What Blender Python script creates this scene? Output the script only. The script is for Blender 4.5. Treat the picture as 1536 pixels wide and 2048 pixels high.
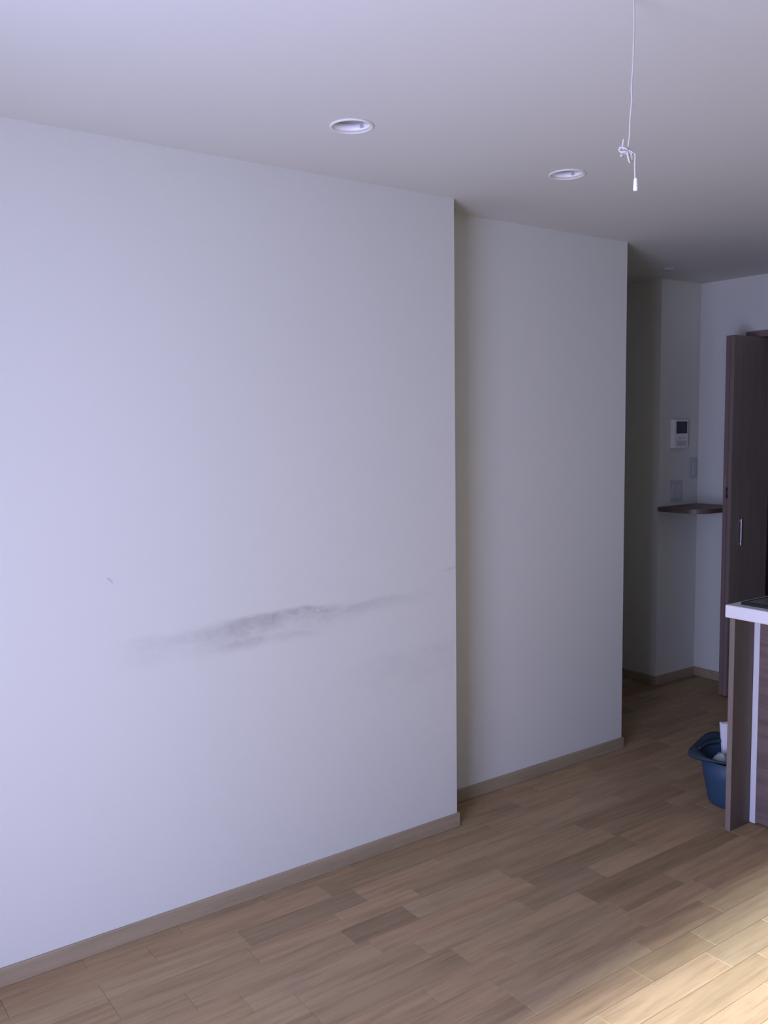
import bpy, bmesh, math, random
from mathutils import Vector, Matrix
from mathutils.noise import noise as noise_at

# ---------------------------------------------------------------- clearing
for o in list(bpy.data.objects):
    bpy.data.objects.remove(o, do_unlink=True)
S = bpy.context.scene
COL = S.collection

# ---------------------------------------------------------------- camera
# fitted to the photograph (1536 x 2048): x runs along the left wall, y to the left, z up
FPX, YAW, PITCH, ROLL, EYE = 1802.46, 0.9443, 0.0936, -0.0125, 1.5647
fw = Vector((math.cos(YAW) * math.cos(PITCH), math.sin(YAW) * math.cos(PITCH), -math.sin(PITCH)))
rt0 = Vector((math.sin(YAW), -math.cos(YAW), 0))
up0 = rt0.cross(fw)
rt = rt0 * math.cos(ROLL) + up0 * math.sin(ROLL)
up = -rt0 * math.sin(ROLL) + up0 * math.cos(ROLL)
cd = bpy.data.cameras.new('camera')
cam = bpy.data.objects.new('camera', cd)
COL.objects.link(cam)
m = Matrix((rt, up, -fw)).transposed().to_4x4()
m.translation = Vector((0, 0, EYE))
cam.matrix_world = m
cd.sensor_fit = 'VERTICAL'
cd.sensor_height = 24.0
cd.lens = FPX / 2048 * 24.0
cd.clip_start = 0.02
S.camera = cam

# ---------------------------------------------------------------- sky, sun, exposure
XB = -0.55                       # balcony-window wall behind the camera
WY0, WY1, WZ1 = 0.20, 1.52, 2.02   # its opening
SKY = (0.635, 0.685, 1.24)
SKY_STRENGTH = 12.3
SUN_STRENGTH = 21.5
SUN_ELEV = math.radians(27)
SUN_ANGLE = math.radians(8.0)

w = bpy.data.worlds.new('sky')
S.world = w
w.use_nodes = True
bg = w.node_tree.nodes['Background']
bg.inputs['Color'].default_value = (*SKY, 1)
bg.inputs['Strength'].default_value = SKY_STRENGTH

sd = bpy.data.lights.new('sun', 'SUN')
sd.energy = SUN_STRENGTH
sd.angle = SUN_ANGLE
sd.color = (0.89, 1.0, 1.16)
sun = bpy.data.objects.new('sun', sd)
COL.objects.link(sun)
sun.rotation_euler = Vector((math.cos(SUN_ELEV), 0.0, -math.sin(SUN_ELEV))).to_track_quat('-Z', 'Y').to_euler()

pd = bpy.data.lights.new('window_portal', 'AREA')     # guides sky sampling through the window, adds no light
pd.shape = 'RECTANGLE'
pd.size = WY1 - WY0
pd.size_y = WZ1
pd.cycles.is_portal = True
po = bpy.data.objects.new('window_portal', pd)
COL.objects.link(po)
po.matrix_world = Matrix.Translation((XB - 0.12, (WY0 + WY1) / 2, WZ1 / 2)) @ \
    Matrix(((0, 0, -1), (1, 0, 0), (0, 1, 0))).to_4x4()

S.view_settings.view_transform = 'Standard'
S.view_settings.look = 'None'
S.view_settings.exposure = 0.0
S.view_settings.gamma = 1.0
S.view_settings.use_curve_mapping = False

# ---------------------------------------------------------------- materials
def new_mat(name):
    mt = bpy.data.materials.new(name)
    mt.use_nodes = True
    nt = mt.node_tree
    return mt, nt, nt.nodes['Principled BSDF']

def N(nt, kind, **kw):
    n = nt.nodes.new(kind)
    for k, v in kw.items():
        setattr(n, k, v)
    return n

def math_node(nt, op, a, b=None, c=None, clamp=False):
    n = N(nt, 'ShaderNodeMath', operation=op, use_clamp=clamp)
    for i, v in enumerate((a, b, c)):
        if v is None:
            continue
        if isinstance(v, (int, float)):
            n.inputs[i].default_value = v
        else:
            nt.links.new(v, n.inputs[i])
    return n.outputs[0]

def smooth(nt, v, lo, hi):
    n = N(nt, 'ShaderNodeMapRange', interpolation_type='SMOOTHSTEP')
    nt.links.new(v, n.inputs['Value'])
    n.inputs['From Min'].default_value = lo
    n.inputs['From Max'].default_value = hi
    return n.outputs['Result']

def mix_color(nt, fac, a, b, blend='MIX'):
    n = N(nt, 'ShaderNodeMix', data_type='RGBA', blend_type=blend)
    for sock, v in ((n.inputs['Factor'], fac), (n.inputs[6], a), (n.inputs[7], b)):
        if isinstance(v, (int, float)):
            sock.default_value = v
        elif isinstance(v, tuple):
            sock.default_value = (*v, 1)
        else:
            nt.links.new(v, sock)
    return n.outputs[2]

def noise(nt, vec, scale, detail=3.0, rough=0.55, stretch=None):
    if stretch:
        mp = N(nt, 'ShaderNodeMapping')
        mp.inputs['Scale'].default_value = stretch
        nt.links.new(vec, mp.inputs['Vector'])
        vec = mp.outputs[0]
    n = N(nt, 'ShaderNodeTexNoise')
    n.inputs['Scale'].default_value = scale
    n.inputs['Detail'].default_value = detail
    n.inputs['Roughness'].default_value = rough
    nt.links.new(vec, n.inputs['Vector'])
    return n.outputs['Fac']

def plain(name, color, rough=0.5, metal=0.0, bump=0.0, bscale=120, var=0.0):
    mt, nt, b = new_mat(name)
    b.inputs['Base Color'].default_value = (*color, 1)
    b.inputs['Roughness'].default_value = rough
    b.inputs['Metallic'].default_value = metal
    tc = N(nt, 'ShaderNodeTexCoord')
    f = noise(nt, tc.outputs['Object'], bscale, 4)
    if var:
        lo = tuple(c * (1 - var) for c in color)
        hi = tuple(min(1, c * (1 + var)) for c in color)
        nt.links.new(mix_color(nt, f, lo, hi), b.inputs['Base Color'])
    if bump:
        bp = N(nt, 'ShaderNodeBump')
        bp.inputs['Strength'].default_value = bump
        bp.inputs['Distance'].default_value = 0.001
        nt.links.new(f, bp.inputs['Height'])
        nt.links.new(bp.outputs[0], b.inputs['Normal'])
    return mt

WALLC = (0.625, 0.630, 0.562)

def wallpaper(name, color, stained=False):
    mt, nt, b = new_mat(name)
    b.inputs['Roughness'].default_value = 0.85
    b.inputs['Specular IOR Level'].default_value = 0.2
    geo = N(nt, 'ShaderNodeNewGeometry')
    pos = geo.outputs['Position']
    weave = noise(nt, pos, 260, 3, 0.6)
    cloud = noise(nt, pos, 1.3, 4, 0.5)
    base = mix_color(nt, cloud, tuple(c * 0.975 for c in color), tuple(min(1, c * 1.02) for c in color))
    if stained:
        sx = N(nt, 'ShaderNodeSeparateXYZ')
        nt.links.new(pos, sx.inputs[0])
        x, z = sx.outputs['X'], sx.outputs['Z']
        wob = math_node(nt, 'MULTIPLY_ADD', noise(nt, pos, 5.0, 3), 0.05, -0.025)
        blot = smooth(nt, noise(nt, pos, 9.0, 6, 0.7, (1.0, 1.0, 2.6)), 0.30, 0.68)
        fine = smooth(nt, noise(nt, pos, 70.0, 4, 0.7), 0.25, 0.75)

        def streak(x0, x1, xa, xb, z0, slope, drop, soft, gain):
            # a rubbed band: crisp upper edge on the line z0 + slope * (x - 1.4), fading downward
            line = math_node(nt, 'MULTIPLY_ADD', math_node(nt, 'SUBTRACT', x, 1.4), slope, z0)
            d = math_node(nt, 'SUBTRACT', math_node(nt, 'ADD', line, wob), z)
            prof = math_node(nt, 'MULTIPLY', smooth(nt, d, -soft, soft), smooth(nt, d, drop, 0.0))
            along = math_node(nt, 'MULTIPLY', smooth(nt, x, x0, xa), smooth(nt, x, x1, xb))
            v = math_node(nt, 'MULTIPLY', prof, along)
            v = math_node(nt, 'MULTIPLY', v, math_node(nt, 'MULTIPLY_ADD', blot, 0.75, 0.25))
            v = math_node(nt, 'MULTIPLY', v, math_node(nt, 'MULTIPLY_ADD', fine, 0.35, 0.65))
            return math_node(nt, 'MULTIPLY', v, gain)

        s = streak(1.10, 1.85, 1.36, 1.50, 0.957, 0.020, 0.125, 0.010, 0.42)
        s = math_node(nt, 'ADD', s, streak(0.84, 1.50, 1.02, 1.32, 0.948, 0.03, 0.12, 0.014, 0.24))
        s = math_node(nt, 'ADD', s, streak(1.35, 2.20, 1.60, 1.85, 0.957, -0.006, 0.060, 0.008, 0.27))
        s = math_node(nt, 'ADD', s, streak(1.08, 1.70, 1.22, 1.42, 0.876, -0.01, 0.045, 0.010, 0.26))
        s = math_node(nt, 'ADD', s, streak(1.60, 2.22, 1.95, 2.21, 0.72, 0.03, 0.22, 0.02, 0.13))
        s = math_node(nt, 'ADD', s, streak(2.12, 2.23, 2.18, 2.20, 1.005, 0.03, 0.012, 0.004, 0.35))
        # small curved scuff further left
        r = math_node(nt, 'SQRT', math_node(nt, 'ADD',
            math_node(nt, 'POWER', math_node(nt, 'SUBTRACT', x, 0.872), 2.0),
            math_node(nt, 'POWER', math_node(nt, 'SUBTRACT', z, 1.112), 2.0)))
        ring = smooth(nt, math_node(nt, 'ABSOLUTE', math_node(nt, 'SUBTRACT', r, 0.020)), 0.005, 0.001)
        ring = math_node(nt, 'MULTIPLY', ring, smooth(nt, x, 0.872, 0.880))
        ring = math_node(nt, 'MULTIPLY', ring, smooth(nt, z, 1.112, 1.12))
        s = math_node(nt, 'ADD', s, math_node(nt, 'MULTIPLY', ring, 0.3), clamp=True)
        base = mix_color(nt, s, base, (0.17, 0.165, 0.165))
    nt.links.new(base, b.inputs['Base Color'])
    bp = N(nt, 'ShaderNodeBump')
    bp.inputs['Strength'].default_value = 0.25
    bp.inputs['Distance'].default_value = 0.0006
    nt.links.new(weave, bp.inputs['Height'])
    nt.links.new(bp.outputs[0], b.inputs['Normal'])
    return mt

def wood(name, color, dark, rough=0.45, axis=0, source=None, grain=1.0, coat=0.0):
    """grained wood; axis = the direction of the grain; source 'object' tints by object colour, 'vertex' by attribute"""
    mt, nt, b = new_mat(name)
    b.inputs['Roughness'].default_value = rough
    if source:
        b.inputs['Specular IOR Level'].default_value = 0.25
    if source == 'object':
        tc = N(nt, 'ShaderNodeTexCoord')
        info = N(nt, 'ShaderNodeObjectInfo')
        vadd = N(nt, 'ShaderNodeVectorMath', operation='ADD')
        comb = N(nt, 'ShaderNodeCombineXYZ')
        for i, k in enumerate((37.0, 19.0, 53.0)):
            nt.links.new(math_node(nt, 'MULTIPLY', info.outputs['Random'], k), comb.inputs[i])
        nt.links.new(tc.outputs['Object'], vadd.inputs[0])
        nt.links.new(comb.outputs[0], vadd.inputs[1])
        vec = vadd.outputs[0]
        tint = info.outputs['Color']
    else:
        geo = N(nt, 'ShaderNodeNewGeometry')
        vec = geo.outputs['Position']
        tint = None
        if source == 'vertex':
            at = N(nt, 'ShaderNodeAttribute', attribute_name='tone')
            tint = at.outputs['Color']
    st = [9.0, 9.0, 9.0]
    st[axis] = 0.7
    g1 = noise(nt, vec, 4.0, 6, 0.62, tuple(st))
    st2 = [60.0, 60.0, 60.0]
    st2[axis] = 2.5
    g2 = noise(nt, vec, 3.0, 4, 0.6, tuple(st2))
    blot = noise(nt, vec, 3.5, 3, 0.5)
    f = math_node(nt, 'ADD', math_node(nt, 'MULTIPLY', smooth(nt, g1, 0.36, 0.72), 0.62 * grain),
                  math_node(nt, 'MULTIPLY', smooth(nt, g2, 0.45, 0.75), 0.30 * grain))
    f = math_node(nt, 'ADD', f, math_node(nt, 'MULTIPLY_ADD', blot, 0.3, -0.15), clamp=True)
    c = mix_color(nt, f, color, dark)
    if tint is not None:
        c = mix_color(nt, 1.0, c, tint, 'MULTIPLY')
    nt.links.new(c, b.inputs['Base Color'])
    if coat:
        b.inputs['Coat Weight'].default_value = coat
        b.inputs['Coat Roughness'].default_value = 0.3
    bp = N(nt, 'ShaderNodeBump')
    bp.inputs['Strength'].default_value = 0.15
    bp.inputs['Distance'].default_value = 0.0005
    nt.links.new(g2, bp.inputs['Height'])
    nt.links.new(bp.outputs[0], b.inputs['Normal'])
    return mt

M = {}
M['wall'] = wallpaper('white_wallpaper', WALLC)
M['wall_stained'] = wallpaper('white_wallpaper_scuffed', WALLC, True)
M['ceiling'] = wallpaper('ceiling_paper', (0.625, 0.630, 0.575))
M['plank'] = wood('floor_oak', (0.425, 0.298, 0.166), (0.232, 0.158, 0.086), 0.62, 0, 'object', 0.9)
M['plank_far'] = wood('floor_oak_rest', (0.425, 0.298, 0.166), (0.232, 0.158, 0.086), 0.62, 0, 'vertex', 0.9)
M['subfloor'] = plain('subfloor_board', (0.06, 0.042, 0.03), 0.9, var=0.1)
M['skirting'] = wood('skirting_wood', (0.34, 0.272, 0.172), (0.25, 0.198, 0.124), 0.6, 0)
M['walnut_v'] = wood('walnut_upright', (0.098, 0.076, 0.058), (0.062, 0.048, 0.037), 0.5, 2)
M['walnut_door'] = wood('walnut_door', (0.215, 0.175, 0.145), (0.16, 0.13, 0.105), 0.5, 2)
M['walnut_edge'] = wood('walnut_edge_band', (0.22, 0.145, 0.135), (0.15, 0.095, 0.09), 0.45, 2, None, 0.7)
M['walnut_h'] = wood('walnut_front', (0.165, 0.115, 0.105), (0.085, 0.058, 0.052), 0.5, 1, None, 1.1)
M['panel_edge'] = wood('panel_edge_band', (0.21, 0.165, 0.14), (0.16, 0.12, 0.10), 0.5, 2, None, 0.6)
M['shelf'] = wood('shelf_wood', (0.13, 0.085, 0.062), (0.08, 0.05, 0.037), 0.45, 0)
M['white_top'] = plain('white_worktop', (0.80, 0.79, 0.80), 0.22, var=0.015, bscale=40)
M['white_strip'] = plain('white_filler_strip', (0.62, 0.62, 0.66), 0.35, var=0.02)
M['black_rim'] = plain('black_rim', (0.012, 0.016, 0.020), 0.35, var=0.2)
M['white_plastic'] = plain('white_plastic', (0.72, 0.72, 0.69), 0.4, bump=0.03)
M['grey_plastic'] = plain('grey_plate', (0.47, 0.48, 0.49), 0.45, bump=0.03)
M['plate'] = plain('switch_plate_plastic', (0.42, 0.43, 0.44), 0.45, bump=0.03)
M['screen'] = plain('dark_screen', (0.016, 0.026, 0.034), 0.25, var=0.1)
M['metal'] = plain('brushed_metal', (0.62, 0.62, 0.66), 0.32, 1.0, bump=0.05, bscale=300)
M['brass'] = plain('pinkish_metal', (0.42, 0.30, 0.30), 0.4, 0.6)
M['dark_metal'] = plain('dark_metal', (0.03, 0.033, 0.045), 0.4, 0.4)
M['cord'] = plain('white_cotton_cord', (0.57, 0.54, 0.47), 0.9, bump=0.5, bscale=900)
M['cord_weight'] = plain('white_cord_weight', (0.92, 0.92, 0.93), 0.35)
M['blue'] = plain('blue_rubber', (0.024, 0.058, 0.108), 0.55, bump=0.1, var=0.12, bscale=30)
M['blue_dark'] = plain('dark_blue_rubber', (0.016, 0.034, 0.050), 0.55, bump=0.1, var=0.12, bscale=30)
M['paper'] = plain('white_card', (0.82, 0.82, 0.86), 0.6, var=0.02)
M['bag'] = plain('crumpled_white_plastic', (0.33, 0.37, 0.36), 0.35, bump=0.6, bscale=45, var=0.25)
M['lens'] = plain('frosted_lens', (0.88, 0.88, 0.90), 0.3)
M['reflector'] = plain('white_reflector', (0.86, 0.85, 0.82), 0.35)
M['collar'] = plain('grey_beige_collar', (0.30, 0.28, 0.24), 0.5)
M['trim_white'] = plain('white_trim', (0.74, 0.74, 0.69), 0.5)
M['window_frame'] = plain('aluminium_frame', (0.45, 0.45, 0.46), 0.4, 0.7)
M['closet_inside'] = plain('closet_lining', (0.16, 0.12, 0.10), 0.8, var=0.1)

gm, nt, b = new_mat('reflection_grey_glass')
b.inputs['Base Color'].default_value = (0.10, 0.12, 0.12, 1)
b.inputs['Roughness'].default_value = 0.08
b.inputs['Coat Weight'].default_value = 1.0
b.inputs['Coat Roughness'].default_value = 0.05
tcg = N(nt, 'ShaderNodeTexCoord')
nt.links.new(mix_color(nt, noise(nt, tcg.outputs['Object'], 6, 3), (0.17, 0.20, 0.19), (0.24, 0.27, 0.26)), b.inputs['Base Color'])  # lighter mottled grey painted into the base in place of a reflection on the glass
M['glass'] = gm

# ---------------------------------------------------------------- mesh helpers
def finish(name, bm, mat, parent=None, smooth_shade=False):
    me = bpy.data.meshes.new(name)
    bmesh.ops.recalc_face_normals(bm, faces=bm.faces)
    bm.to_mesh(me)
    bm.free()
    me.materials.append(M[mat] if isinstance(mat, str) else mat)
    if smooth_shade:
        for p in me.polygons:
            p.use_smooth = True
    o = bpy.data.objects.new(name, me)
    COL.objects.link(o)
    if parent is not None:
        o.parent = parent
        o.matrix_parent_inverse = parent_inv(parent)
    return o

def parent_inv(p):
    mtx = Matrix.Translation(p.location) @ p.rotation_euler.to_matrix().to_4x4()
    q = p.parent
    while q is not None:
        mtx = Matrix.Translation(q.location) @ q.rotation_euler.to_matrix().to_4x4() @ mtx if False else mtx
        q = q.parent
    return mtx.inverted()

def add_box(bm, x0, x1, y0, y1, z0, z1, bevel=0.0, seg=2):
    vs = [bm.verts.new(p) for p in ((x0, y0, z0), (x1, y0, z0), (x1, y1, z0), (x0, y1, z0),
                                    (x0, y0, z1), (x1, y0, z1), (x1, y1, z1), (x0, y1, z1))]
    fs = [bm.faces.new([vs[i] for i in q]) for q in ((0, 3, 2, 1), (4, 5, 6, 7), (0, 1, 5, 4), (1, 2, 6, 5), (2, 3, 7, 6), (3, 0, 4, 7))]
    if bevel:
        ed = {e for f in fs for e in f.edges}
        bmesh.ops.bevel(bm, geom=list(ed), offset=bevel, segments=seg, profile=0.5, affect='EDGES')

def box(name, mat, x0, x1, y0, y1, z0, z1, parent=None, bevel=0.0, seg=2):
    bm = bmesh.new()
    add_box(bm, x0, x1, y0, y1, z0, z1, bevel, seg)
    return finish(name, bm, mat, parent)

def add_prism(bm, pts, z0, z1):
    a = [bm.verts.new((x, y, z0)) for x, y in pts]
    c = [bm.verts.new((x, y, z1)) for x, y in pts]
    bm.faces.new(a[::-1])
    bm.faces.new(c)
    n = len(pts)
    for i in range(n):
        j = (i + 1) % n
        bm.faces.new((a[i], a[j], c[j], c[i]))

def add_lathe(bm, prof, cx, cy, seg=40, closed=False):
    rings = []
    for r, z in prof:
        if r < 1e-6:
            rings.append([bm.verts.new((cx, cy, z))])
        else:
            rings.append([bm.verts.new((cx + r * math.cos(2 * math.pi * k / seg), cy + r * math.sin(2 * math.pi * k / seg), z)) for k in range(seg)])
    pairs = list(zip(rings[:-1], rings[1:]))
    if closed:
        pairs.append((rings[-1], rings[0]))
    for A, B in pairs:
        for k in range(seg):
            j = (k + 1) % seg
            if len(A) == 1 and len(B) == 1:
                continue
            if len(A) == 1:
                bm.faces.new((A[0], B[k], B[j]))
            elif len(B) == 1:
                bm.faces.new((A[k], A[j], B[0]))
            else:
                bm.faces.new((A[k], A[j], B[j], B[k]))

def spline(pts, n=8):
    out = []
    P = [Vector(p) for p in pts]
    for i in range(len(P) - 1):
        p0, p1, p2, p3 = P[max(i - 1, 0)], P[i], P[i + 1], P[min(i + 2, len(P) - 1)]
        for k in range(n):
            t = k / n
            out.append(0.5 * ((2 * p1) + (p2 - p0) * t + (2 * p0 - 5 * p1 + 4 * p2 - p3) * t * t + (3 * p1 - p0 - 3 * p2 + p3) * t ** 3))
    out.append(P[-1])
    return out

def add_tube(bm, pts, rad, seg=8):
    rings = []
    ref = Vector((0.3, 0.5, 0.81)).normalized()
    n = len(pts)
    for i, p in enumerate(pts):
        t = (pts[min(i + 1, n - 1)] - pts[max(i - 1, 0)]).normalized()
        a = t.cross(ref)
        if a.length < 1e-3:
            a = t.cross(Vector((1, 0, 0)))
        a.normalize()
        c = t.cross(a)
        r = rad(i / (n - 1)) if callable(rad) else rad
        rings.append([bm.verts.new(p + (a * math.cos(2 * math.pi * k / seg) + c * math.sin(2 * math.pi * k / seg)) * r) for k in range(seg)])
    for A, B in zip(rings[:-1], rings[1:]):
        for k in range(seg):
            j = (k + 1) % seg
            bm.faces.new((A[k], A[j], B[j], B[k]))
    bm.faces.new(rings[0][::-1])
    bm.faces.new(rings[-1])

def structure(o):
    o['kind'] = 'structure'
    return o

def thing(name, label, cat, loc=(0, 0, 0), group=None):
    o = bpy.data.objects.new(name, None)
    o.empty_display_size = 0.05
    COL.objects.link(o)
    o.location = loc
    o['label'] = label
    o['category'] = cat
    if group:
        o['group'] = group
    return o

# ---------------------------------------------------------------- room shell
H = 2.40
D1, X1 = 2.606, 2.2218          # proud left wall: plane y, end x
D2, X2 = 2.776, 3.4137          # set-back left wall
XA, YB = 4.4195, 3.3423         # column corner
XC = 4.7956                     # far wall
YR = -1.60                      # right wall
YP = 3.85                       # end of the side passage
BH = 0.0555                     # skirting height

bm = bmesh.new()
add_box(bm, XB - 0.15, XC + 0.75, YR - 0.15, YP + 0.15, -0.13, -0.0085)
floor = structure(finish('floor', bm, 'subfloor'))

DL = [(1.4585, 2.1455), (2.3270, 2.1470)]     # downlights
bm = bmesh.new()
add_box(bm, XB - 0.15, XC + 0.75, YR - 0.15, YP + 0.15, H, H + 0.16)
ceiling = structure(finish('ceiling', bm, 'ceiling'))
for cx, cy in DL:                             # real holes for the recessed lights
    bm = bmesh.new()
    add_prism(bm, [(cx + 0.0535 * math.cos(2 * math.pi * k / 48), cy + 0.0535 * math.sin(2 * math.pi * k / 48)) for k in range(48)], H - 0.05, H + 0.11)
    cut = finish('cutter', bm, 'ceiling')
    md = ceiling.modifiers.new('hole', 'BOOLEAN')
    md.object = cut
    md.operation = 'DIFFERENCE'
    md.solver = 'EXACT'
    dg = bpy.context.evaluated_depsgraph_get()
    me = bpy.data.meshes.new_from_object(ceiling.evaluated_get(dg))
    ceiling.modifiers.clear()
    ceiling.data = me
    bpy.data.objects.remove(cut, do_unlink=True)
ceiling.data.name = 'ceiling'

structure(box('wall_left', 'wall_stained', XB - 0.15, X1, D1, D2 + 0.20, 0, H))
structure(box('wall_left_recess', 'wall', X1, X2, D2, D2 + 0.20, 0, H))
structure(box('wall_passage_near', 'wall', X2 - 0.12, X2, D2 + 0.20, YP, 0, H))
structure(box('wall_passage_end', 'wall', X2 - 0.12, XA + 0.10, YP, YP + 0.12, 0, H))
structure(box('wall_column', 'wall', XA, XC + 0.12, YB, YP, 0, H))
OY0, OY1, OZ = 1.80, 3.000, 2.052             # closet opening in the far wall
bm = bmesh.new()
add_box(bm, XC, XC + 0.12, OY1, YB, 0, H)
add_box(bm, XC, XC + 0.12, OY0, OY1, OZ, H)
add_box(bm, XC, XC + 0.12, YR, OY0, 0, H)
structure(finish('wall_far', bm, 'wall'))
bm = bmesh.new()
add_box(bm, XC + 0.66, XC + 0.70, OY0 - 0.1, OY1 + 0.1, 0, OZ + 0.10)
add_box(bm, XC + 0.12, XC + 0.66, OY0 - 0.1, OY0 - 0.06, 0, OZ + 0.10)
add_box(bm, XC + 0.12, XC + 0.66, OY1 + 0.06, OY1 + 0.1, 0, OZ + 0.10)
add_box(bm, XC + 0.12, XC + 0.66, OY0 - 0.06, OY1 + 0.06, OZ + 0.06, OZ + 0.10)
structure(finish('wall_closet', bm, 'closet_inside'))
structure(box('wall_right', 'wall', XB - 0.15, XC + 0.12, YR - 0.15, YR, 0, H))
bm = bmesh.new()
add_box(bm, XB - 0.15, XB, YR, WY0, 0, H)
add_box(bm, XB - 0.15, XB, WY1, D1, 0, H)
add_box(bm, XB - 0.15, XB, WY0, WY1, WZ1, H)
structure(finish('wall_back', bm, 'wall'))

bm = bmesh.new()                               # balcony window frame (behind the camera)
t = 0.035
add_box(bm, XB - 0.13, XB - 0.05, WY1 - t, WY1, 0, WZ1)
add_box(bm, XB - 0.13, XB - 0.05, WY0, WY0 + t, 0, WZ1)
add_box(bm, XB - 0.13, XB - 0.05, WY0 + t, WY1 - t, WZ1 - t, WZ1)
add_box(bm, XB - 0.13, XB - 0.05, WY0 + t, WY1 - t, 0, 0.02)
structure(finish('window_1', bm, 'window_frame'))

# skirting boards (rounded top edge), standing proud of the walls
ST = 0.009
def skirting(name, x0, x1, y0, y1):
    bm = bmesh.new()
    add_box(bm, x0, x1, y0, y1, 0.0, BH, 0.002, 1)
    return structure(finish(name, bm, 'skirting'))
skirting('baseboard_left', XB, X1 + ST, D1 - ST, D1)
skirting('baseboard_left_return', X1, X1 + ST, D1, D2 - ST)
skirting('baseboard_left_recess', X1, X2 + ST, D2 - ST, D2)
skirting('baseboard_passage', X2, X2 + ST, D2, YP)
skirting('baseboard_column_front', XA - ST, XA, YB - ST, YP)
skirting('baseboard_column_side', XA, XC - ST, YB - ST, YB)
skirting('baseboard_far', XC - ST, XC, OY1 + 0.034, YB)
skirting('baseboard_far_right', XC - ST, XC, YR, OY0 - 0.034)

# casing round the closet opening
structure(box('trim_1', 'walnut_edge', XC - 0.012, XC + 0.12, OY1 - 0.004, OY1 + 0.034, 0, OZ + 0.034, None, 0.002, 1))
structure(box('trim_2', 'walnut_edge', XC - 0.012, XC + 0.12, OY0 - 0.034, OY0 + 0.004, 0, OZ + 0.034, None, 0.002, 1))
structure(box('trim_3', 'walnut_edge', XC - 0.012, XC + 0.12, OY0 + 0.004, OY1 - 0.004, OZ - 0.002, OZ + 0.034, None, 0.002, 1))

# ---------------------------------------------------------------- folding closet doors
PT = 2.048
door = structure(box('door_1', 'walnut_door', 4.525, XC + 0.10, 2.958, 2.986, 0.012, PT, None, 0.0015, 1))
box('edge_band', 'walnut_edge', 4.522, 4.525, 2.959, 2.985, 0.012, PT - 0.001, door)
pan = box('folding_panel', 'walnut_door', 4.518, XC + 0.09, 2.931, 2.953, 0.012, PT, door, 0.0015, 1)
box('panel_edge', 'panel_edge', 4.515, 4.518, 2.932, 2.9525, 0.012, PT - 0.001, pan)
bm = bmesh.new()
add_box(bm, 4.605, 4.612, 2.918, 2.925, 0.872, 1.024, 0.002, 2)
add_box(bm, 4.606, 4.611, 2.924, 2.932, 0.880, 0.888)
add_box(bm, 4.606, 4.611, 2.924, 2.932, 1.008, 1.016)
h = finish('handle', bm, 'metal', pan)
h['label'] = 'slim vertical metal handle'
bm = bmesh.new()
add_box(bm, 4.5195, 4.5222, 2.970, 2.980, 1.19, 1.262, 0.0008, 1)
finish('hinge_plate', bm, 'brass', door)
bm = bmesh.new()
add_tube(bm, [Vector((4.516, 2.9560, 1.145)), Vector((4.516, 2.9560, 1.205))], 0.0055, 10)
finish('hinge_knuckle', bm, 'dark_metal', door, True)
d2 = structure(box('door_2', 'walnut_door', XC + 0.045, XC + 0.073, 2.105, 2.40, 0.012, PT, None, 0.0015, 1))
box('folding_panel', 'walnut_door', XC + 0.045, XC + 0.073, OY0 + 0.008, 2.101, 0.012, PT, d2, 0.0015, 1)

# ---------------------------------------------------------------- floor planks
random.seed(11)
PW, Y0 = 0.0939, 2.545                          # strip width, a known joint line
KNOWN = {0: [1.543], 1: [1.190, 1.62], 2: [1.483, 2.598, 3.22], 3: [1.450, 1.69, 2.106], 4: [1.487, 2.130, 2.66],
         5: [1.173], 6: [1.660, 2.213, 3.02], 8: [2.226, 2.590]}
TONE = {(0, 1.543): .84, (1, 1.190): .76, (2, 2.598): .74, (2, 1.483): 1.0, (3, 1.450): .71, (3, 2.106): .88, (4, 2.130): .74,
        (4, 1.487): 1.0, (6, 2.213): .70, (8, 2.226): 1.08, (5, 1.173): .95, (6, 1.66): .98, (3, 1.69): 1.0, (2, 3.22): .9}
HUES = [(1.0, 1.0, 1.0), (1.02, .995, .97), (.98, 1.0, 1.02), (1.02, .98, .98), (.99, 1.005, 1.0)]
XS, XE = XB - 0.02, XC + 0.66
planks = []
for k in range(-20, 46):
    ya, yb = Y0 - PW * (k + 1), Y0 - PW * k
    if ya < YR or yb > YP + 0.1:
        continue
    known = KNOWN.get(k, [])
    cuts = [XS]
    stops = known + [XE]
    for s in stops:
        while s - cuts[-1] > (1.0 if any(kk == k and abs(cuts[-1] - xx) < 1e-6 for kk, xx in TONE) else 0.62):
            L = random.choice((.30, .36, .42, .48, .54))
            if s - (cuts[-1] + L) < 0.24:
                L = round((s - cuts[-1]) / 2, 3)
            cuts.append(cuts[-1] + L)
        cuts.append(s)
    for a, c in zip(cuts[:-1], cuts[1:]):
        if c - a < 0.02:
            continue
        tone = random.choice((.82, .88, .91, .94, .96, .98, 1.0, 1.02))
        for (kk, xx), v in TONE.items():
            if kk == k and abs(a - xx) < 1e-6:
                tone = v
        hue = random.choice(HUES)
        planks.append((a, c, ya, yb, tuple(tone * q for q in hue)))

def to_px(p):
    d = Vector(p) - Vector((0, 0, EYE))
    z = d.dot(fw)
    if z < 0.1:
        return None
    return (768 + FPX * d.dot(rt) / z, 1024 - FPX * d.dot(up) / z)

def seen_area(pl):
    a, c, ya, yb, _ = pl
    if ya > 3.0 or (ya > D1 and c < X1):
        return 0
    ps = [to_px(q) for q in ((a, ya, 0), (c, ya, 0), (c, yb, 0), (a, yb, 0))]
    if any(q is None for q in ps):
        return 0
    ps = [(min(max(x, 0), 1536), min(max(y, 0), 2048)) for x, y in ps]
    return abs(sum(ps[i][0] * ps[(i + 1) % 4][1] - ps[(i + 1) % 4][0] * ps[i][1] for i in range(4))) / 2

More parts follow.
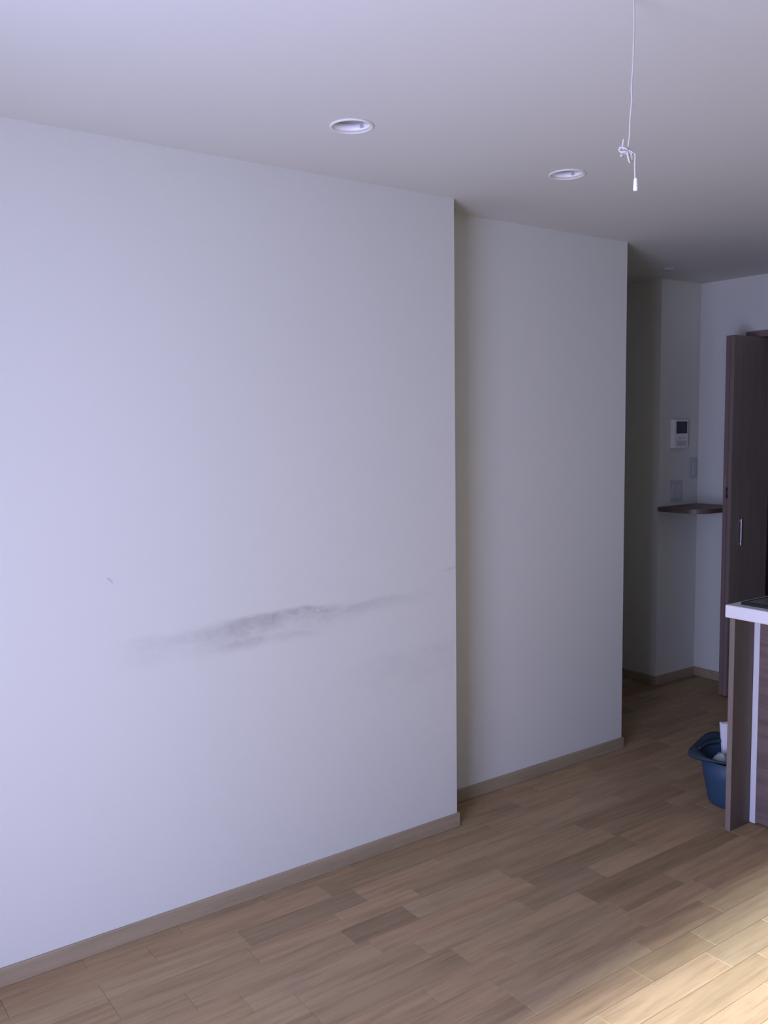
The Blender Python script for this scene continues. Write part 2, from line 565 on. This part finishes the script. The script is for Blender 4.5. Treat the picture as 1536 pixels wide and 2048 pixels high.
planks.sort(key=seen_area, reverse=True)
def plank_bm(bm, L, W, ox=0, oy=0):
    g, ch = 0.00035, 0.0007
    z0, z1 = -0.0085, 0.0
    x0, x1, y0, y1 = ox + g, ox + L - g, oy + g, oy + W - g
    a = [bm.verts.new(p) for p in ((x0, y0, z0), (x1, y0, z0), (x1, y1, z0), (x0, y1, z0))]
    m_ = [bm.verts.new(p) for p in ((x0, y0, z1 - ch), (x1, y0, z1 - ch), (x1, y1, z1 - ch), (x0, y1, z1 - ch))]
    t_ = [bm.verts.new(p) for p in ((x0 + ch, y0 + ch, z1), (x1 - ch, y0 + ch, z1), (x1 - ch, y1 - ch, z1), (x0 + ch, y1 - ch, z1))]
    fs = [bm.faces.new(t_)]
    for i in range(4):
        j = (i + 1) % 4
        fs.append(bm.faces.new((a[i], a[j], m_[j], m_[i])))
        fs.append(bm.faces.new((m_[i], m_[j], t_[j], t_[i])))
    return fs

cache = {}
single = [p for p in planks[:300] if seen_area(p) > 60]
for a, c, ya, yb, tone in single:
    L = round(c - a, 3)
    if L not in cache:
        bm = bmesh.new()
        plank_bm(bm, c - a, PW)
        me = bpy.data.meshes.new('plank')
        bm.to_mesh(me)
        bm.free()
        me.materials.append(M['plank'])
        cache[L] = me
    o = bpy.data.objects.new('plank', cache[L])
    o.location = (a, ya, 0)
    o.color = (*tone, 1)
    COL.objects.link(o)
    o.parent = floor
bm = bmesh.new()
lay = bm.loops.layers.color.new('tone')
for a, c, ya, yb, tone in planks[len(single):]:
    for f in plank_bm(bm, c - a, PW, a, ya):
        for l in f.loops:
            l[lay] = (*tone, 1)
rest = finish('plank_rest', bm, 'plank_far', floor)
rest.name = 'planks'
rest['kind'] = 'stuff'

# ---------------------------------------------------------------- kitchen island
IX, IYL = 3.022, 1.9535           # front of the end panel, its outer face
CT0, CT1 = 0.830, 0.879
YI = -0.30                        # far (right) end, out of the frame
isl = thing('kitchen_island', 'walnut-fronted kitchen island cabinet with a thin end panel under the white worktop', 'cabinet', (IX, IYL, 0))
box('end_panel', 'walnut_v', IX + 0.002, 3.86, IYL - 0.022, IYL, 0.0, CT0, isl)
e = box('edge_strip', 'panel_edge', IX, IX + 0.002, IYL - 0.0215, IYL - 0.0005, 0.001, CT0 - 0.001, isl)
e['label'] = 'pale brown edge of the end panel'
box('body', 'walnut_v', 3.168, 3.84, YI, IYL - 0.022, 0.0, CT0, isl)
f = box('filler_strip', 'white_strip', 3.150, 3.168, IYL - 0.046, IYL - 0.0225, 0.004, CT0, isl, 0.0015, 1)
f['label'] = 'white vertical strip beside the front panel'
for ya, yb in ((1.312, IYL - 0.047), (0.712, 1.308), (0.112, 0.708), (YI, 0.108)):
    box('front_panel', 'walnut_h', 3.152, 3.168, ya, yb, 0.012, CT0 - 0.003, isl, 0.001, 1)
top = box('worktop', 'white_top', IX, 3.90, YI - 0.02, 1.975, CT0, CT1, None, 0.004, 3)
top['label'] = 'white worktop slab overhanging the front of the kitchen island'
top['category'] = 'worktop'

gp = thing('framed_glass_panel', 'flat glass panel with a black rim lying on the white worktop', 'glass panel', (3.07, 1.938, CT1))
bm = bmesh.new()
gx0, gx1, gy0, gy1, rw, gh = 3.066, 3.52, 1.30, 1.938, 0.016, 0.011
add_box(bm, gx0, gx0 + rw, gy0, gy1, CT1, CT1 + gh, 0.002, 1)
add_box(bm, gx1 - rw, gx1, gy0, gy1, CT1, CT1 + gh, 0.002, 1)
add_box(bm, gx0 + rw, gx1 - rw, gy1 - rw, gy1, CT1, CT1 + gh, 0.002, 1)
add_box(bm, gx0 + rw, gx1 - rw, gy0, gy0 + rw, CT1, CT1 + gh, 0.002, 1)
finish('rim', bm, 'black_rim', gp)
box('glass', 'glass', gx0 + rw, gx1 - rw, gy0 + rw, gy1 - rw, CT1, CT1 + gh - 0.001, gp)

# ---------------------------------------------------------------- corner shelf, wall fittings
bm = bmesh.new()
r = 0.10
sx0, sy0 = 4.412, 3.052
arc = [(sx0 + r - r * math.cos(a), sy0 + r - r * math.sin(a)) for a in [math.pi / 2 * k / 10 for k in range(11)]]
add_prism(bm, [(sx0, YB), (XC, YB), (XC, sy0 + 0.02), (4.64, sy0 + 0.008)] [0:3] + [(4.62, sy0)] + arc[::-1], 1.051, 1.077)
sh = finish('corner_shelf', bm, 'shelf')
sh['label'] = 'dark wooden corner shelf with a rounded front, mounted between column and far wall'
sh['category'] = 'shelf'

ic = thing('intercom', 'white wall intercom with a small dark screen on the column', 'intercom', (4.585, YB, 1.50))
box('body', 'white_plastic', 4.520, 4.656, YB - 0.028, YB, 1.420, 1.590, ic, 0.004, 2)
box('screen', 'screen', 4.540, 4.642, YB - 0.0292, YB - 0.027, 1.507, 1.578, ic)
bm = bmesh.new()
for k in range(3):
    add_box(bm, 4.556 + 0.026 * k, 4.572 + 0.026 * k, YB - 0.0295, YB - 0.027, 1.475, 1.484, 0.001, 1)
finish('button', bm, 'grey_plastic', ic)
box('speaker_panel', 'grey_plastic', 4.545, 4.636, YB - 0.0288, YB - 0.027, 1.433, 1.465, ic)

sw = thing('light_switch', 'tall grey switch plate on the column near the inner corner', 'switch', (4.743, YB, 1.295))
box('plate', 'plate', 4.708, 4.778, YB - 0.008, YB, 1.233, 1.357, sw, 0.002, 2)
box('rocker', 'grey_plastic', 4.727, 4.759, YB - 0.011, YB - 0.0075, 1.252, 1.338, sw, 0.001, 1)

so = thing('wall_socket', 'squarish grey socket plate on the column just above the corner shelf', 'socket', (4.575, YB, 1.165))
box('plate', 'plate', 4.516, 4.634, YB - 0.008, YB, 1.102, 1.226, so, 0.002, 2)
box('insert', 'grey_plastic', 4.532, 4.572, YB - 0.0105, YB - 0.0075, 1.122, 1.206, so, 0.001, 1)
box('insert', 'grey_plastic', 4.578, 4.618, YB - 0.0105, YB - 0.0075, 1.122, 1.206, so, 0.001, 1)

# ---------------------------------------------------------------- ceiling fittings
def downlight(cx, cy, label):
    d = thing('downlight', label, 'ceiling light', (cx, cy, H), 'recessed ceiling downlights')
    bm = bmesh.new()
    add_lathe(bm, [(0.0530, H - 0.001), (0.0540, H - 0.0045), (0.0590, H - 0.0045), (0.0612, H - 0.003), (0.0625, H), (0.0530, H)], cx, cy, 48, True)
    finish('trim_ring', bm, 'trim_white', d, True)
    bm = bmesh.new()                       # grey-beige housing above the reflector
    add_lathe(bm, [(0.0470, H + 0.0195), (0.0430, H + 0.040), (0.0380, H + 0.057), (0.0, H + 0.057), (0.0, H + 0.059), (0.040, H + 0.059), (0.0450, H + 0.040), (0.0485, H + 0.0195)], cx, cy, 48)
    finish('housing', bm, 'collar', d, True)
    bm = bmesh.new()
    add_lathe(bm, [(0.0530, H - 0.001), (0.0505, H + 0.008), (0.0465, H + 0.020), (0.0490, H + 0.020), (0.0520, H + 0.010), (0.0533, H + 0.004)], cx, cy, 48, True)
    finish('reflector', bm, 'reflector', d, True)
    bm = bmesh.new()                       # bulb with a stepped neck
    add_lathe(bm, [(0.0, H + 0.022), (0.014, H + 0.024), (0.022, H + 0.031), (0.024, H + 0.039), (0.020, H + 0.048), (0.015, H + 0.054), (0.0, H + 0.054)], cx, cy, 32)
    finish('bulb', bm, 'lens', d, True)
    bm = bmesh.new()                       # small dark clip on the reflector's far side
    add_box(bm, -0.0015, 0.0045, -0.006, 0.006, H + 0.007, H + 0.018, 0.001, 1)
    ang = math.radians(20)
    for v in bm.verts:
        px_, py_ = v.co.x + 0.0480, v.co.y
        v.co.x = cx + px_ * math.cos(ang) - py_ * math.sin(ang)
        v.co.y = cy + px_ * math.sin(ang) + py_ * math.cos(ang)
    finish('clip', bm, 'plate', d)
    return d
downlight(*DL[0], 'round recessed downlight above the scuffed proud wall, the nearer of the two')
downlight(*DL[1], 'round recessed downlight further back, beside the hanging pull cord')

bm = bmesh.new()
add_lathe(bm, [(0.0, H - 0.012), (0.022, H - 0.012), (0.032, H - 0.008), (0.036, H)], 4.17, 3.115, 32)
dt = finish('ceiling_detector', bm, 'plate', None, True)
dt['label'] = 'small round pale fitting on the dim ceiling before the column'
dt['category'] = 'detector'

# pull cord: hangs from the ceiling, knotted in a bow above its weight
T = 1.79
def at(px, py, t=T):
    d = fw + rt * ((px - 768) / FPX) + up * ((1024 - py) / FPX)
    return Vector((0, 0, EYE)) + d * t
KX, KY, KZ = at(1257.5, 301)
pc = thing('pull_cord', 'thin white pull cord knotted in a bow above a small white weight', 'pull cord', (KX, KY, KZ))
u_, v_ = 1.79 / FPX * rt, -1.79 / FPX * Vector((0, 0, 1))      # one photo pixel sideways / downwards at the cord
K = Vector((KX, KY, KZ))
away = Vector((rt.y, -rt.x, 0)).normalized() * 0.004
def q(dx, dy, k=0):
    return K + u_ * dx + v_ * dy + away * k
topz = H - 0.0005
p0 = q(6.5, -300)
p0.z = topz
bm = bmesh.new()
add_tube(bm, spline([p0, q(7.5, -240), q(6.5, -170), q(4, -120), q(5, -98), q(2, -60), q(1.5, -30), q(-1, -10), q(0, 0)], 8), 0.0018, 8)
finish('cord', bm, 'cord', pc, True)
bm = bmesh.new()
add_tube(bm, spline([q(0, 0), q(5, 4, 1), q(12, 6), q(13, 14), q(12.5, 30), q(13.5, 54)], 8), 0.0018, 8)
finish('lower_cord', bm, 'cord', pc, True)
bm = bmesh.new()
add_tube(bm, spline([q(0, 2), q(-6, -2, 1), q(-15, -6), q(-18, -3, -1), q(-15, 3), q(-8, 3, 1), q(0, 4)], 8), 0.0021, 8)
finish('bow_loop', bm, 'cord', pc, True)
bm = bmesh.new()
add_tube(bm, spline([q(1, 2), q(-3, 8, 1), q(2, 22), q(7, 18, -1), q(5, 8), q(1, 3)], 8), 0.0021, 8)
finish('bow_loop', bm, 'cord', pc, True)
bm = bmesh.new()
add_tube(bm, spline([q(0, 2), q(-6, 1, -1), q(-12, -8), q(-10, -22)], 8), 0.0021, 8)
finish('cord_end', bm, 'cord', pc, True)
bm = bmesh.new()
add_tube(bm, spline([q(0, 3), q(-8, 5), q(-13, 8), q(-14, 12)], 8), lambda s: 0.0018 + 0.0028 * max(0, s - 0.5) * 2, 8)
finish('cord_end', bm, 'cord', pc, True)
bm = bmesh.new()                           # the knot itself: three tight turns
for k in range(3):
    add_tube(bm, [q(-4 + 4 * k, 1 + 1.5 * k) + (u_ * 0.6 * math.cos(a) + v_ * 5 * math.sin(a)) + away * 0.8 * math.cos(a) for a in [2 * math.pi * i / 14 for i in range(15)]], 0.0020, 8)
finish('knot', bm, 'cord', pc, True)
cw = q(14.5, 66)
bm = bmesh.new()
hl = 12.5 * 1.79 / FPX
add_lathe(bm, [(0.0, cw.z + hl), (0.0028, cw.z + hl), (0.0036, cw.z + hl * 0.8), (0.0046, cw.z - hl * 0.6), (0.0042, cw.z - hl * 0.92), (0.0025, cw.z - hl), (0.0, cw.z - hl)], cw.x, cw.y, 20)
wt = finish('cord_weight', bm, 'cord_weight', pc, True)

# ---------------------------------------------------------------- blue tub beside the island
TX, TY, TH = 3.262, 2.088, 0.205
RT, RB = 0.120, 0.086
tub = thing('tub', 'dark blue flexible tub with a flared lip, half hidden behind the island end panel', 'tub', (TX, TY, 0))
bm = bmesh.new()
add_lathe(bm, [(0.0, 0.001), (RB * 0.93, 0.001), (RB, 0.010), (RB + 0.010, 0.06), (RB + 0.022, 0.12), (RT, TH), (RT - 0.004, TH),
               (RB + 0.017, 0.12), (RB + 0.005, 0.06), (RB - 0.006, 0.012), (0.0, 0.010)], TX, TY, 48)
finish('body', bm, 'blue', tub, True)
# flared collar: wide ear on the left, rising towards the back
bm = bmesh.new()
seg = 72
rows = []
for k in range(seg):
    a = 2 * math.pi * k / seg
    ear = math.exp(-((math.degrees(math.atan2(math.sin(a - math.radians(136)), math.cos(a - math.radians(136))))) / 30) ** 2)
    back = math.exp(-((math.degrees(math.atan2(math.sin(a - math.radians(68)), math.cos(a - math.radians(68))))) / 42) ** 2)
    out = 0.004 + 0.046 * ear + 0.010 * back
    if math.sin(a) < -0.2:
        out = 0.004
    dz = 0.003 - 0.010 * ear + 0.050 * back
    ring = []
    for s, lift in ((0.0, -0.004), (0.45, 0.006), (1.0, 0.0)):
        rr = RT + out * s
        ring.append((TX + rr * math.cos(a), TY + rr * math.sin(a), TH + dz * s + lift + 0.014 * ear * (1 - s)))
    rows.append([bm.verts.new(p) for p in ring] + [bm.verts.new((x, y, z - 0.006)) for x, y, z in ring[::-1]])
for k in range(seg):
    A, B = rows[k], rows[(k + 1) % seg]
    for i in range(6):
        j = (i + 1) % 6
        bm.faces.new((A[i], A[j], B[j], B[i]))
finish('lip', bm, 'blue_dark', tub, True)
bm = bmesh.new()
add_tube(bm, spline([(TX - 0.075, TY + 0.100, TH + 0.012), (TX - 0.01, TY + 0.10, TH + 0.022), (TX + 0.05, TY + 0.06, TH + 0.030), (TX + 0.09, TY - 0.01, TH + 0.020), (TX + 0.10, TY - 0.06, TH)], 8), 0.0065, 10)
finish('handle', bm, 'blue_dark', tub, True)

bx = bmesh.new()
add_box(bx, -0.026, 0.026, -0.013, 0.013, 0, 0.25, 0.0015, 1)
rotz = Matrix.Rotation(math.radians(-36), 4, 'Z')
for v in bx.verts:
    lean = (1 - v.co.z / 0.25) * 0.055
    p_ = rotz @ v.co
    v.co = Vector((p_.x + 3.323 - 0.56 * lean, p_.y + 2.151 - 0.83 * lean, p_.z + 0.060))
ct = finish('carton', bx, 'paper')
ct['label'] = 'slim white carton standing upright in the blue tub'
ct['category'] = 'carton'

bm = bmesh.new()
bmesh.ops.create_icosphere(bm, subdivisions=4, radius=1.0)
rnd = random.Random(5)
dirs = [(Vector((rnd.gauss(0, 1), rnd.gauss(0, 1), rnd.gauss(0, 1))).normalized(), rnd.uniform(-1, 1)) for _ in range(26)]
for v in bm.verts:
    n_ = v.co.normalized()
    d_ = sum(s * max(0, n_.dot(d) - 0.55) for d, s in dirs)
    d_ += 0.9 * abs(noise_at(n_ * 2.3)) + 0.5 * abs(noise_at(n_ * 5.1)) - 0.3
    v.co = Vector((n_.x * 0.047, n_.y * 0.047, n_.z * 0.098)) * (1 + 0.22 * d_)
    v.co += Vector((3.220, 2.106, 0.118))
bgm = finish('plastic_bag', bm, 'bag', None, True)
bgm['label'] = 'crumpled whitish plastic bag stuffed in the blue tub'
bgm['category'] = 'bag'
